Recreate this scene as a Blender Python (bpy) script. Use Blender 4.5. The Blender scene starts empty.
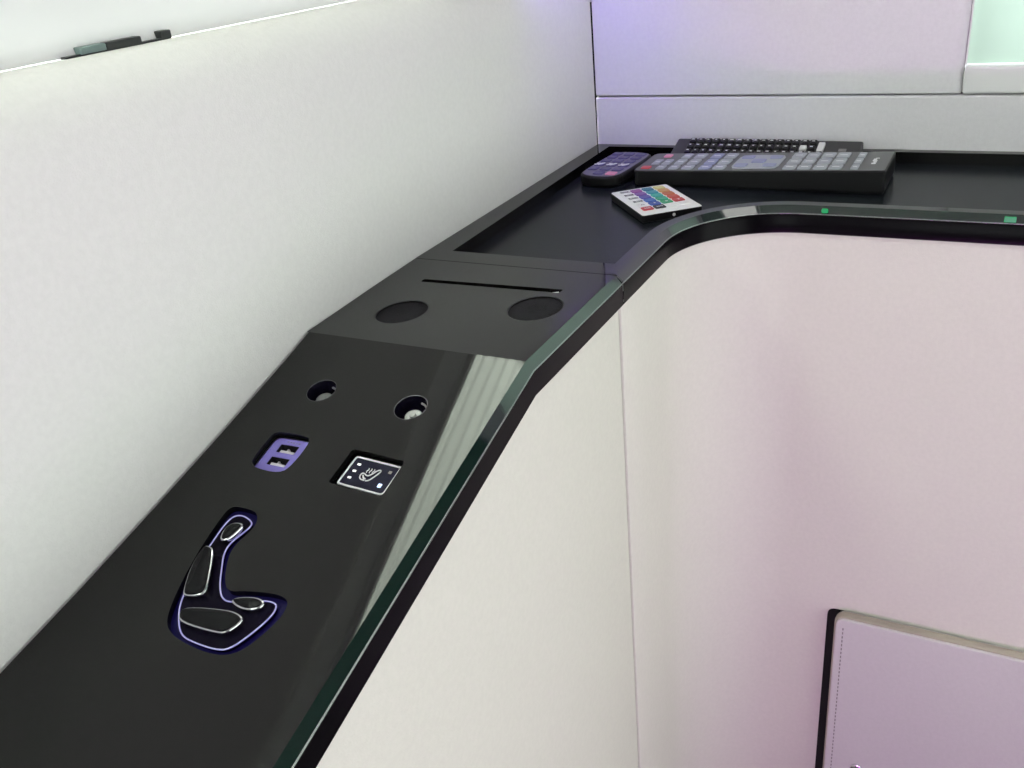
import bpy, bmesh, math, random
from mathutils import Vector, Matrix
from mathutils.geometry import delaunay_2d_cdt
random.seed(7)
PI = math.pi
scene = bpy.context.scene
COL = scene.collection

# ------------------------------------------------------------------ materials
def _nt(name):
    m = bpy.data.materials.new(name); m.use_nodes = True
    nt = m.node_tree
    return m, nt, nt.nodes['Principled BSDF']

def mat(name, col, rough=.5, metal=0., ior=1.45, bump=None, var=None, emis=None, estr=0., coat=0., spec=.5, stretch=None):
    m, nt, b = _nt(name)
    b.inputs['Base Color'].default_value = (*col, 1)
    b.inputs['Roughness'].default_value = rough
    b.inputs['Metallic'].default_value = metal
    b.inputs['IOR'].default_value = ior
    b.inputs['Specular IOR Level'].default_value = spec
    b.inputs['Coat Weight'].default_value = coat
    if emis:
        b.inputs['Emission Color'].default_value = (*emis, 1)
        b.inputs['Emission Strength'].default_value = estr
    if bump or var:
        tc = nt.nodes.new('ShaderNodeTexCoord')
        src = tc.outputs['Object']
        if stretch:
            mp = nt.nodes.new('ShaderNodeMapping'); mp.inputs['Scale'].default_value = stretch
            nt.links.new(src, mp.inputs['Vector']); src = mp.outputs['Vector']
    if bump:
        sc, st, dist = bump
        n = nt.nodes.new('ShaderNodeTexNoise'); n.inputs['Scale'].default_value = sc
        n.inputs['Detail'].default_value = 4
        bp = nt.nodes.new('ShaderNodeBump'); bp.inputs['Strength'].default_value = st
        bp.inputs['Distance'].default_value = dist
        nt.links.new(src, n.inputs['Vector'])
        nt.links.new(n.outputs['Fac'], bp.inputs['Height'])
        nt.links.new(bp.outputs['Normal'], b.inputs['Normal'])
    if var:
        sc, c2 = var
        n = nt.nodes.new('ShaderNodeTexNoise'); n.inputs['Scale'].default_value = sc
        n.inputs['Detail'].default_value = 5
        r = nt.nodes.new('ShaderNodeValToRGB')
        r.color_ramp.elements[0].color = (*col, 1); r.color_ramp.elements[1].color = (*c2, 1)
        r.color_ramp.elements[0].position = .35; r.color_ramp.elements[1].position = .65
        nt.links.new(src, n.inputs['Vector'])
        nt.links.new(n.outputs['Fac'], r.inputs['Fac'])
        nt.links.new(r.outputs['Color'], b.inputs['Base Color'])
    return m

def leather(name, col, sc=900):
    return mat(name, col, rough=.62, bump=(sc, .4, .0006), var=(260, tuple(c*.965 for c in col)))

M = {}
M['leather_white'] = leather('leather_white', (.80, .785, .765))
M['leather_grey'] = leather('leather_grey', (.83, .815, .84))
M['leather_cream'] = leather('leather_cream', (.705, .685, .625))
M['leather_dark'] = leather('leather_dark', (.06, .058, .058))
M['leather_flap'] = leather('leather_flap', (.63, .61, .61), 700)
M['leather_edge'] = leather('leather_edge', (.40, .355, .295), 700)
M['black_glass'] = mat('black_glass', (.0045, .0045, .0040), rough=.035, ior=1.355, var=(90, (.0062, .0062, .0056)), stretch=(4, .4, 1))
M['glass_edge'] = mat('glass_edge', (.004, .014, .011), rough=.05, ior=1.85)
M['piano_black'] = mat('piano_black', (.0035, .003, .004), rough=.2, spec=.06)
M['tray_rubber'] = mat('tray_rubber', (.009, .011, .015), rough=.24, spec=.10, var=(18, (.014, .017, .021)), bump=(260, .12, .0006))
M['black_plastic'] = mat('black_plastic', (.010, .010, .011), rough=.38, spec=.22)
M['grey_plastic'] = mat('grey_plastic', (.10, .10, .105), rough=.42)
M['dark_grey_plastic'] = mat('dark_grey_plastic', (.035, .034, .036), rough=.45)
M['void_black'] = mat('void_black', (.004, .004, .004), rough=.9)
M['white_plastic'] = mat('white_plastic', (.90, .90, .90), rough=.35)
M['violet_lit_plastic'] = mat('violet_lit_plastic', (.20, .165, .52), rough=.4)  # pale USB face; violet light is put into the base colour
M['chrome'] = mat('chrome', (.75, .75, .77), rough=.14, metal=1.)
M['satin_metal'] = mat('satin_metal', (.48, .48, .47), rough=.3, metal=1.)
M['key_grey'] = mat('key_grey', (.37, .39, .43), rough=.5)
M['key_blue'] = mat('key_blue', (.28, .30, .46), rough=.5)
M['key_violet_cast'] = mat('key_violet_cast', (.10, .085, .21), rough=.45)  # remote keys with violet light put into their colour
M['face_violet_cast'] = mat('face_violet_cast', (.15, .135, .20), rough=.35)  # grey face; its violet reflection is put into the colour
M['key_black'] = mat('key_black', (.010, .010, .011), rough=.35)
M['key_white'] = mat('key_white', (.80, .82, .80), rough=.4)
M['key_red'] = mat('key_red', (.62, .07, .09), rough=.4)
M['key_pink'] = mat('key_pink', (.75, .28, .42), rough=.4)
M['print_white'] = mat('print_white', (.78, .78, .80), rough=.5)
M['print_dark'] = mat('print_dark', (.02, .02, .025), rough=.5)
M['print_grey'] = mat('print_grey', (.22, .21, .21), rough=.5)
M['white_led'] = mat('white_led', (.8, .8, .8), rough=.4, emis=(1, 1, 1), estr=.7)
M['blue_led'] = mat('blue_led', (.6, .7, .9), rough=.4, emis=(.55, .72, 1), estr=1.1)
M['green_glint'] = mat('green_glint', (.01, .22, .07), rough=.25, emis=(.0, .42, .13), estr=.22)  # green reflection in the glass edge, put in as faint emission
M['violet_reflection'] = mat('violet_reflection', (.5, .5, .6), rough=.25, metal=.6, emis=(.33, .28, .95), estr=.38)  # violet reflection on the switch trim, put in as weak emission
M['control_well'] = mat('control_well', (.004, .003, .022), rough=.3, spec=.12, emis=(.03, .01, .5), estr=.035)  # blue light in the recess is put in as faint emission
M['bezel_black'] = mat('bezel_black', (.003, .002, .008), rough=.2, spec=.06)
M['barrel_black'] = mat('barrel_black', (.006, .005, .014), rough=.2, spec=.35)
M['cap_black'] = mat('cap_black', (.006, .006, .007), rough=.25, spec=.12)
M['rim_chrome'] = mat('rim_chrome', (.48, .48, .50), rough=.16, metal=1.)
M['contact_metal'] = mat('contact_metal', (.24, .24, .24), rough=.3, metal=1.)
M['dark_metal'] = mat('dark_metal', (.10, .10, .11), rough=.25, metal=1.)
M['bead_metal'] = mat('bead_metal', (.30, .32, .31), rough=.25, metal=1.)
M['blue_glow'] = mat('blue_glow', (.02, .02, .2), rough=.3, emis=(.05, .02, .7), estr=.35)
M['frame_white'] = mat('frame_white', (.88, .88, .875), rough=.35)
M['floor_carpet'] = mat('floor_carpet', (.16, .145, .135), rough=.95, bump=(400, .6, .003), var=(120, (.22, .20, .185)))
M['ceiling_cloth'] = mat('ceiling_cloth', (.38, .375, .37), rough=.9, bump=(700, .2, .0005))
M['stitch'] = mat('stitch', (.25, .23, .23), rough=.8)
M['rail_dark'] = mat('rail_dark', (.02, .022, .022), rough=.4)
M['rail_teal'] = mat('rail_teal', (.16, .22, .215), rough=.4)

# grille: fine perforated mesh
m, nt, b = _nt('speaker_mesh'); M['speaker_mesh'] = m
b.inputs['Roughness'].default_value = .75; b.inputs['Specular IOR Level'].default_value = .06
tc = nt.nodes.new('ShaderNodeTexCoord'); vo = nt.nodes.new('ShaderNodeTexVoronoi')
vo.inputs['Scale'].default_value = 700; vo.inputs['Randomness'].default_value = .35
rp = nt.nodes.new('ShaderNodeValToRGB')
rp.color_ramp.elements[0].position = .28; rp.color_ramp.elements[0].color = (.001, .001, .001, 1)
rp.color_ramp.elements[1].position = .42; rp.color_ramp.elements[1].color = (.016, .015, .018, 1)
bp = nt.nodes.new('ShaderNodeBump'); bp.inputs['Strength'].default_value = .8; bp.inputs['Distance'].default_value = .0006
nt.links.new(tc.outputs['Object'], vo.inputs['Vector']); nt.links.new(vo.outputs['Distance'], rp.inputs['Fac'])
nt.links.new(rp.outputs['Color'], b.inputs['Base Color']); nt.links.new(vo.outputs['Distance'], bp.inputs['Height'])
nt.links.new(bp.outputs['Normal'], b.inputs['Normal'])

# blind cloth: lets daylight through
m, nt, b = _nt('blind_cloth'); M['blind_cloth'] = m
nt.nodes.remove(b)
out = nt.nodes['Material Output']
df = nt.nodes.new('ShaderNodeBsdfDiffuse'); df.inputs['Color'].default_value = (.8, .8, .76, 1)
tr = nt.nodes.new('ShaderNodeBsdfTranslucent'); tr.inputs['Color'].default_value = (.86, .88, .80, 1)
mx = nt.nodes.new('ShaderNodeMixShader'); mx.inputs[0].default_value = .72
nt.links.new(df.outputs[0], mx.inputs[1]); nt.links.new(tr.outputs[0], mx.inputs[2]); nt.links.new(mx.outputs[0], out.inputs[0])

# frosted pane
m, nt, b = _nt('frosted_glass'); M['frosted_glass'] = m
nt.nodes.remove(b)
out = nt.nodes['Material Output']
tr = nt.nodes.new('ShaderNodeBsdfTranslucent'); tr.inputs['Color'].default_value = (.88, 1, .91, 1)
gl = nt.nodes.new('ShaderNodeBsdfGlossy'); gl.inputs['Roughness'].default_value = .2
fr = nt.nodes.new('ShaderNodeFresnel'); fr.inputs['IOR'].default_value = 1.3
mx = nt.nodes.new('ShaderNodeMixShader')
nt.links.new(fr.outputs[0], mx.inputs[0]); nt.links.new(tr.outputs[0], mx.inputs[1]); nt.links.new(gl.outputs[0], mx.inputs[2]); nt.links.new(mx.outputs[0], out.inputs[0])

# clear thin pane
m, nt, b = _nt('clear_glass'); M['clear_glass'] = m
nt.nodes.remove(b)
out = nt.nodes['Material Output']
tr = nt.nodes.new('ShaderNodeBsdfTransparent'); tr.inputs['Color'].default_value = (.93, .97, .95, 1)
gl = nt.nodes.new('ShaderNodeBsdfGlossy'); gl.inputs['Roughness'].default_value = .02
fr = nt.nodes.new('ShaderNodeFresnel'); fr.inputs['IOR'].default_value = 1.4
mx = nt.nodes.new('ShaderNodeMixShader')
nt.links.new(fr.outputs[0], mx.inputs[0]); nt.links.new(tr.outputs[0], mx.inputs[1]); nt.links.new(gl.outputs[0], mx.inputs[2]); nt.links.new(mx.outputs[0], out.inputs[0])

# ------------------------------------------------------------------ helpers
def world_off(o):
    v = Vector((0, 0, 0))
    while o is not None:
        v += o.location; o = o.parent
    return v

class MB:
    """collects geometry (world or thing-local coordinates) and links it as one mesh object"""
    def __init__(s): s.v = []; s.f = []; s.m = []; s.sm = []
    def add(s, verts, faces, mi=0, smooth=False):
        k = len(s.v); s.v += [Vector(p) for p in verts]
        for f in faces:
            s.f.append(tuple(i + k for i in f)); s.m.append(mi); s.sm.append(smooth)
        return s
    def build(s, name, mats, parent=None, local=False, recalc=True):
        if not isinstance(mats, (list, tuple)): mats = [mats]
        me = bpy.data.meshes.new(name)
        off = Vector((0, 0, 0)) if (local or parent is None) else world_off(parent)
        me.from_pydata([tuple(p - off) for p in s.v], [], s.f)
        for mm in mats: me.materials.append(mm)
        for p, mi, sm in zip(me.polygons, s.m, s.sm):
            p.material_index = mi; p.use_smooth = sm
        if recalc:
            bm = bmesh.new(); bm.from_mesh(me)
            bmesh.ops.recalc_face_normals(bm, faces=bm.faces)
            bm.to_mesh(me); bm.free()
        o = bpy.data.objects.new(name, me); COL.objects.link(o)
        if parent is not None: o.parent = parent
        return o
    # shapes -------------------------------------------------
    def box(s, x0, x1, y0, y1, z0, z1, mi=0, bev=0., fn=None):
        out = rpoly([(x0, y0), (x1, y0), (x1, y1), (x0, y1)], bev, 3) if bev else [(x0, y0), (x1, y0), (x1, y1), (x0, y1)]
        return s.prism(out, z0, z1, bev, mi, fn)
    def prism(s, outline, z0, z1, bev=0., mi=0, fn=None, bottom_bev=0., smooth=False, steps=2, dome=0.):
        fn = fn or (lambda x, y, z: (x, y, z))
        rings = []
        n = len(outline)
        if bottom_bev:
            rings.append((inset(outline, bottom_bev), z0)); rings.append((outline, z0 + bottom_bev))
        else: rings.append((outline, z0))
        if bev:
            for k in range(steps + 1):
                a = (k / steps) * PI / 2
                rings.append((inset(outline, bev * (1 - math.cos(a))), z1 - bev + bev * math.sin(a)))
        else: rings.append((outline, z1))
        verts = []; faces = []
        for o, z in rings: verts += [fn(p[0], p[1], z) for p in o]
        for r in range(len(rings) - 1):
            for i in range(n):
                j = (i + 1) % n
                faces.append((r*n+i, r*n+j, (r+1)*n+j, (r+1)*n+i))
        s.add(verts, faces, mi, smooth)
        last = rings[-1]
        if dome:
            cx = sum(p[0] for p in last[0]) / n; cy = sum(p[1] for p in last[0]) / n
            dv = []; df = []
            K = 3
            for k in range(K):
                q = 1 - k / K
                zz = last[1] + dome * (1 - q * q)
                dv += [fn(cx + (p[0]-cx)*q, cy + (p[1]-cy)*q, zz) for p in last[0]]
            dv.append(fn(cx, cy, last[1] + dome))
            for k in range(K - 1):
                for i in range(n):
                    j = (i+1) % n; df.append((k*n+i, k*n+j, (k+1)*n+j, (k+1)*n+i))
            for i in range(n): df.append(((K-1)*n+i, (K-1)*n+(i+1) % n, K*n))
            s.add(dv, df, mi, True)
        else:
            s.add([fn(p[0], p[1], last[1]) for p in last[0]], [tuple(range(n))], mi)
        s.add([fn(p[0], p[1], rings[0][1]) for p in rings[0][0]], [tuple(reversed(range(n)))], mi)
        return s
    def tube(s, pts, r, closed=False, seg=8, mi=0, up=None, flat=1.):
        pts = [Vector(p) for p in pts]; n = len(pts)
        verts = []; faces = []
        for i, p in enumerate(pts):
            a = pts[(i-1) % n] if (closed or i > 0) else p
            b = pts[(i+1) % n] if (closed or i < n-1) else p
            t = (b - a).normalized()
            u = Vector(up) if up is not None else (Vector((0, 0, 1)) if abs(t.z) < .9 else Vector((1, 0, 0)))
            e1 = t.cross(u).normalized(); e2 = e1.cross(t).normalized()
            for k in range(seg):
                an = 2*PI*k/seg
                verts.append(p + e1*r*math.cos(an) + e2*r*flat*math.sin(an))
        m_ = n if closed else n - 1
        for i in range(m_):
            for k in range(seg):
                j = (i+1) % n; l = (k+1) % seg
                faces.append((i*seg+k, i*seg+l, j*seg+l, j*seg+k))
        s.add(verts, faces, mi, True)
        if not closed:
            s.add(verts[:seg], [tuple(range(seg))], mi); s.add(verts[-seg:], [tuple(range(seg))], mi)
        return s
    def plate(s, outline, holes, fn, h=0., mi=0):
        """flat sheet with holes, mapped by fn(x, y, h)"""
        co = []; ed = []
        for loop in [outline] + holes:
            k = len(co); n = len(loop)
            co += [Vector((p[0], p[1])) for p in loop]; ed += [(k+i, k+(i+1) % n) for i in range(n)]
        vo, _, fo, *_r = delaunay_2d_cdt(co, ed, [], 1, 1e-7)
        keep = []
        for f in fo:
            c = sum((vo[i] for i in f), Vector((0, 0)))/len(f)
            if inside(c, outline) and not any(inside(c, hh) for hh in holes): keep.append(tuple(f))
        s.add([fn(v.x, v.y, h) for v in vo], keep, mi)
        return s
    def skirt(s, loop, h0, h1, fn, mi=0, smooth=True, out=0.):
        n = len(loop)
        l2 = inset(loop, -out) if out else loop
        verts = [fn(p[0], p[1], h0) for p in loop] + [fn(p[0], p[1], h1) for p in l2]
        s.add(verts, [(i, (i+1) % n, n+(i+1) % n, n+i) for i in range(n)], mi, smooth); return s
    def sweep(s, path, normals, profile, mi=0, smooth=False, caps=True):
        """profile: (outward offset, dz) pairs carried along a path of 3-D points"""
        k = len(profile); verts = []; faces = []
        for p, nn in zip(path, normals):
            for off, dz in profile: verts.append((p[0] + nn[0]*off, p[1] + nn[1]*off, p[2] + dz))
        for i in range(len(path) - 1):
            for j in range(k - 1):
                faces.append((i*k+j, (i+1)*k+j, (i+1)*k+j+1, i*k+j+1))
        s.add(verts, faces, mi, smooth)
        if caps and k > 2:
            s.add(verts[:k], [tuple(range(k))], mi); s.add(verts[-k:], [tuple(range(k))], mi)
        return s

def inside(c, p):
    r = False; n = len(p)
    for i in range(n):
        a, b = p[i], p[(i+1) % n]
        if (a[1] > c.y) != (b[1] > c.y) and c.x < (b[0]-a[0])*(c.y-a[1])/(b[1]-a[1]) + a[0]: r = not r
    return r
def area2(p): return sum(p[i][0]*p[(i+1) % len(p)][1] - p[(i+1) % len(p)][0]*p[i][1] for i in range(len(p)))

def inset(p, d):
    """move every corner of a closed outline inwards by d"""
    n = len(p); sg = 1 if area2(p) > 0 else -1
    out = []
    for i in range(n):
        a = Vector(p[i-1]).to_2d() if False else Vector((p[i-1][0], p[i-1][1])); b = Vector((p[i][0], p[i][1])); c = Vector((p[(i+1) % n][0], p[(i+1) % n][1]))
        e1 = (b-a); e2 = (c-b)
        if e1.length < 1e-9: e1 = e2
        if e2.length < 1e-9: e2 = e1
        e1.normalize(); e2.normalize()
        n1 = Vector((-e1.y, e1.x))*sg; n2 = Vector((-e2.y, e2.x))*sg
        m = n1 + n2
        if m.length < 1e-6: m = n1.copy()
        m.normalize(); q = max(.35, m.dot(n1))
        out.append((b.x + m.x*d/q, b.y + m.y*d/q))
    return out

def rpoly(p, r, n=4):
    """round the corners of a polygon; r is one radius or one per corner"""
    N = len(p); out = []
    for i in range(N):
        rr = r[i] if isinstance(r, (list, tuple)) else r
        a = Vector(p[i-1]); b = Vector(p[i]); c = Vector(p[(i+1) % N])
        if rr <= 0: out.append((b.x, b.y)); continue
        u = (a-b); w = (c-b); lu, lw = u.length, w.length; u.normalize(); w.normalize()
        ang = u.angle(w)
        if ang > PI - .02: out.append((b.x, b.y)); continue
        d = min(rr/math.tan(ang/2), lu*.48, lw*.48)
        s_, e_ = b+u*d, b+w*d
        for k in range(n+1):
            t = k/n
            q = s_*(1-t)**2 + b*2*t*(1-t) + e_*t*t
            out.append((q.x, q.y))
    return out

def smooth_loop(p, it=2):
    for _ in range(it):
        q = []
        for i in range(len(p)):
            a, b = p[i], p[(i+1) % len(p)]
            q.append((a[0]*.75+b[0]*.25, a[1]*.75+b[1]*.25)); q.append((a[0]*.25+b[0]*.75, a[1]*.25+b[1]*.75))
        p = q
    return p

def smooth_open(p, it=2):
    for _ in range(it):
        q = [p[0]]
        for i in range(len(p)-1):
            a, b = p[i], p[i+1]
            q.append(tuple(x*.75+y*.25 for x, y in zip(a, b))); q.append(tuple(x*.25+y*.75 for x, y in zip(a, b)))
        q.append(p[-1]); p = q
    return p

def circ(cx, cy, r, n=32, ry=None):
    ry = ry or r
    return [(cx + r*math.cos(2*PI*k/n), cy + ry*math.sin(2*PI*k/n)) for k in range(n)]

def thing(name, label, cat, loc=(0, 0, 0), rot=(0, 0, 0), group=None):
    o = bpy.data.objects.new(name, None); COL.objects.link(o)
    o.location = loc; o.rotation_euler = rot; o.empty_display_size = .02
    return tag(o, label, cat, group)
def tag(o, label, cat, group=None):
    o['label'] = label; o['category'] = cat
    if group: o['group'] = group
    return o
def struct(o, label=None):
    o['kind'] = 'structure'
    if label: o['label'] = label
    return o
def lab(o, label): o['label'] = label; return o

# ------------------------------------------------------------------ dimensions (metres)
SH = .62              # height of the shelf top
YB = .984             # back wall
YS = .594             # seam between console and corner shelf
YBEND = .4445         # where the console starts to slope
SL = math.radians(15.6); CS, SN = math.cos(SL), math.sin(SL)
XE = .1772            # edge of the glass top
FLOOR = -.20; CEIL = 1.30; XR = 1.15; YF = -1.30
def up_(x, y, h=0.): return (x, y, SH + h)
def lo_(x, s, h=0.): return (x, YBEND - s*CS - h*SN, SH - s*SN + h*CS)
WX = [(-9, .0005), (.12, .0005), (.18, .0035), (.23, .0068), (.287, .0088), (.35, .0100), (.42, .0100), (.46, .0085), (.53, .0050), (.60, .0025), (9, .0025)]
def wall_x(y):
    for (a, u), (b, v) in zip(WX, WX[1:]):
        if y <= b:
            t = (y-a)/(b-a); return u + (v-u)*t
    return .0025

# ------------------------------------------------------------------ the room
mb = MB(); mb.box(-.2, XR+.1, YF-.1, YB+.1, FLOOR-.05, FLOOR); struct(mb.build('floor', M['floor_carpet']), 'carpeted floor of the cabin')
mb = MB(); mb.box(-.2, XR+.1, YF-.1, YB+.1, CEIL, CEIL+.05); struct(mb.build('ceiling', M['ceiling_cloth']), 'light cloth ceiling of the cabin')

# left wall: padded panel with a rolled top, header and pillars round the window
W1Y0, W1Y1, W1Z0, W1Z1 = -.75, .70, .814, 1.12
APZ = .922
mb = MB()
prof = [(0, FLOOR), (0, .30), (0, .55), (0, .70), (0, .770)]
for k in range(1, 9):
    a = k/8*PI/2; prof.append((-.028*(1-math.cos(a)), .770 + .0440*math.sin(a)))
prof += [(-.075, .814), (-.075, FLOOR)]
ys = [YF, -.8, -.4, 0, .08] + [.12 + .02*k for k in range(25)] + [.7, .8, .9, .975, .981, .9836]
verts = []; faces = []
for i, y in enumerate(ys):
    dx = 0. if y < .976 else (-.0002 if y < .982 else -.0007)
    for (x, z) in prof: verts.append((x + (wall_x(y) + dx if x > -.07 else 0), y, z))
K = len(prof)
for i in range(len(ys)-1):
    for j in range(K-1): faces.append((i*K+j, (i+1)*K+j, (i+1)*K+j+1, i*K+j+1))
mb.add(verts, faces, 0, True)
mb.add(verts[-K:], [tuple(range(K))])
mb.box(-.075, .0, YF, YB, W1Z1, CEIL)
mb.box(-.074, .002, W1Y1, .9838, .814, W1Z1)
mb.box(-.075, .002, YF, W1Y0, .814, W1Z1)
wl = struct(mb.build('wall_left', M['leather_white']), 'off-white padded left wall with a rolled top under the window')

# window in the left wall
w1 = bpy.data.objects.new('window_1', None); COL.objects.link(w1); w1.location = (-.07, 0, W1Z0); struct(w1, 'bright window above the left wall')
mb = MB()
for (y0, y1, z0, z1) in ((W1Y0, W1Y1, .814, .826), (W1Y0, W1Y1, W1Z1-.02, W1Z1), (W1Y0, W1Y0+.02, .826, W1Z1-.02), (W1Y1-.02, W1Y1, .826, W1Z1-.02)):
    mb.box(-.073, -.060, y0, y1, z0, z1)
mb.add([(-.034, W1Y0, .8142), (-.034, W1Y1, .8142), (-.056, W1Y1, APZ-.004), (-.056, W1Y0, APZ-.004), (-.060, W1Y0, APZ), (-.060, W1Y1, APZ)], [(0, 1, 2, 3), (3, 2, 5, 4)])
mb.build('window_frame', M['frame_white'], w1)
mb = MB(); mb.box(-.069, -.067, W1Y0+.02, W1Y1-.02, .826, W1Z1-.02); mb.build('window_pane', M['clear_glass'], w1)

# pleated blind drawn down over that window
bl = thing('pleated_blind', 'white pleated blind glowing in the window above the left wall', 'blind', (-.045, .0, W1Z1))
mb = MB(); n = 15; pit = .0236
rows = []
for k in range(n*2 + 1):
    z = APZ + .004 + k*pit/2; x = -.0480 if k % 2 else -.0570
    rows.append((x, z))
rows = [r for r in rows if r[1] < W1Z1 - .015]
verts = []; faces = []
yy = [W1Y0+.01 + (W1Y1-W1Y0-.02)*q/20 for q in range(21)]
sm = smooth_open(rows, 2)
for (x, z) in sm:
    for y in yy: verts.append((x, y, z))
for i in range(len(sm)-1):
    for q in range(20): faces.append((i*21+q, i*21+q+1, (i+1)*21+q+1, (i+1)*21+q))
mb.add(verts, faces, 0, True); mb.build('pleats', M['blind_cloth'], bl, recalc=False)
mb = MB(); mb.box(-.061, -.052, W1Y0+.008, W1Y1-.008, APZ+.0005, APZ+.0060, bev=.001); mb.build('bottom_rail', M['frame_white'], bl)
mb = MB(); mb.box(-.062, -.042, W1Y0+.004, W1Y1-.004, W1Z1-.018, W1Z1-.0005, bev=.002); mb.build('head_rail', M['frame_white'], bl)

# dark catch lying on the sill under the blind
ct = thing('window_catch', 'small dark stepped metal catch on the sill at the upper left', 'catch', (-.028, .385, .814))
mb = MB(); mb.box(-.036, -.030, .350, .426, .8136, .8151, bev=.0004); mb.build('base_strip', M['rail_dark'], ct)
mb = MB(); mb.box(-.0365, -.0295, .3600, .3775, .8148, .8186, bev=.0008); lab(mb.build('latch_block', M['rail_teal'], ct), 'grey-green block')
mb = MB(); mb.box(-.0365, -.0295, .3777, .4030, .8148, .8186, bev=.0008); mb.build('latch_block', M['rail_dark'], ct)
mb = MB(); mb.box(-.0365, -.0295, .4180, .4260, .8148, .8190, bev=.0008); mb.build('end_stop', M['rail_dark'], ct)

# back wall: two padded panels on a dark backing, the window to the right
mb = MB()
W2X0, W2X1, W2Z0, W2Z1 = .3715, 1.05, .6725, 1.15
def vpanel(x0, x1, z0, z1, rl=.0018, rr=None):
    """padded panel with rounded edges; rr is the wider roll on its right side"""
    rr = rr or rl; K = 5; rings = []; D = .004 if rr == rl else .008
    for k in range(-1, K+1):
        a = max(0, k)/K*PI/2; i = rl*(1-math.cos(a)); ir = rr*(1-math.cos(a)); h = 0 if k < 0 else .012 - D + D*math.sin(a)
        o = rpoly([(x0+i, z0+i), (x1-ir, z0+i), (x1-ir, z1-i), (x0+i, z1-i)], .0012, 3)
        rings.append([(a_, YB + .012 - h, b_) for a_, b_ in o])
    n = len(rings[0]); verts = [p for r_ in rings for p in r_]
    mb.add(verts, [(q*n+i, q*n+(i+1) % n, (q+1)*n+(i+1) % n, (q+1)*n+i) for q in range(len(rings)-1) for i in range(n)], 0, True)
    mb.add(rings[-1], [tuple(range(n))])
vpanel(.0022, XR, .30, .6713)
vpanel(.0022, .3722, .6722, CEIL, .0018, .0090)
mb.box(-.0720, .0004, YB, YB+.012, .770, CEIL)
vpanel(W2X1, XR, .6722, CEIL)
vpanel(.3724, W2X1, W2Z1, CEIL)
mb.box(-.08, XR+.05, YB+.010, YB+.06, FLOOR, .6725, 1)
mb.box(-.08, W2X0-.002, YB+.010, YB+.06, .6725, CEIL, 1)
mb.box(W2X1, XR+.05, YB+.010, YB+.06, .6725, CEIL, 1)
mb.box(W2X0-.001, W2X1, YB+.010, YB+.06, W2Z1, CEIL, 1)
struct(mb.build('wall_back', [M['leather_grey'], M['void_black']]), 'pale grey padded back wall with a horizontal seam')
w2 = bpy.data.objects.new('window_2', None); COL.objects.link(w2); w2.location = (W2X0, YB, W2Z0); struct(w2, 'frosted window in the back wall at upper right')
mb = MB()
def wf(a, b_, h): return (a, YB + .012 - h, b_)
mb.prism(rpoly([(.3726, .6728), (W2X1, .6728), (W2X1, .6975), (.3726, .6975)], .0030, 3), 0, .0135, .0022, 0, wf)
mb.prism([(.3723, .6980), (.3738, .6980), (.3738, W2Z1), (.3723, W2Z1)], 0, .0080, .0004, 0, wf)
mb.prism([(W2X1-.012, .6980), (W2X1, .6980), (W2X1, W2Z1), (W2X1-.012, W2Z1)], 0, .0125, .001, 0, wf)
mb.prism([(.3735, W2Z1-.02), (W2X1-.012, W2Z1-.02), (W2X1-.012, W2Z1), (.3735, W2Z1)], 0, .0125, .001, 0, wf)
mb.build('window_frame', M['frame_white'], w2)
mb = MB(); mb.box(.3735, W2X1-.012, YB+.006, YB+.0075, .6990, W2Z1-.02); lab(mb.build('window_pane', M['frosted_glass'], w2), 'pale green frosted pane')

# front wall and right wall (behind the camera)
W4X0, W4X1, W4Z0, W4Z1 = .15, 1.00, .50, 1.18
mb = MB(); mb.box(-.08, XR+.05, YF-.05, YF, FLOOR, W4Z0); mb.box(-.08, XR+.05, YF-.05, YF, W4Z1, CEIL)
mb.box(-.08, W4X0, YF-.05, YF, W4Z0, W4Z1); mb.box(W4X1, XR+.05, YF-.05, YF, W4Z0, W4Z1)
w4 = bpy.data.objects.new('fill_window', None); COL.objects.link(w4); w4.location = (W4X0, YF, W4Z0); struct(w4, 'unseen window added for fill light in the wall behind the viewer')  # unseen opening added so fill light reaches the back wall and lining
fm_ = MB()
for (x0, x1, z0, z1) in ((W4X0, W4X1, W4Z0, W4Z0+.02), (W4X0, W4X1, W4Z1-.02, W4Z1), (W4X0, W4X0+.02, W4Z0+.02, W4Z1-.02), (W4X1-.02, W4X1, W4Z0+.02, W4Z1-.02)): fm_.box(x0, x1, YF-.035, YF-.010, z0, z1)
fm_.build('window_frame', M['frame_white'], w4)
fm_ = MB(); fm_.box(W4X0+.02, W4X1-.02, YF-.024, YF-.021, W4Z0+.02, W4Z1-.02); fm_.build('window_pane', M['clear_glass'], w4)
struct(mb.build('wall_front', M['leather_dark']), 'padded wall behind the viewer')
W3Y0, W3Y1, W3Z0, W3Z1 = -.75, .80, .15, .87
mb = MB()
mb.box(XR, XR+.05, YF, YB, FLOOR, W3Z0); mb.box(XR, XR+.05, YF, YB, W3Z1, CEIL)
mb.box(XR, XR+.05, YF, W3Y0, W3Z0, W3Z1); mb.box(XR, XR+.05, W3Y1, YB, W3Z0, W3Z1)
struct(mb.build('wall_right', M['leather_dark']), 'padded right wall with a wide window')
w3 = bpy.data.objects.new('window_3', None); COL.objects.link(w3); w3.location = (XR, 0, W3Z0); struct(w3, 'wide window in the right wall')
mb = MB()
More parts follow.
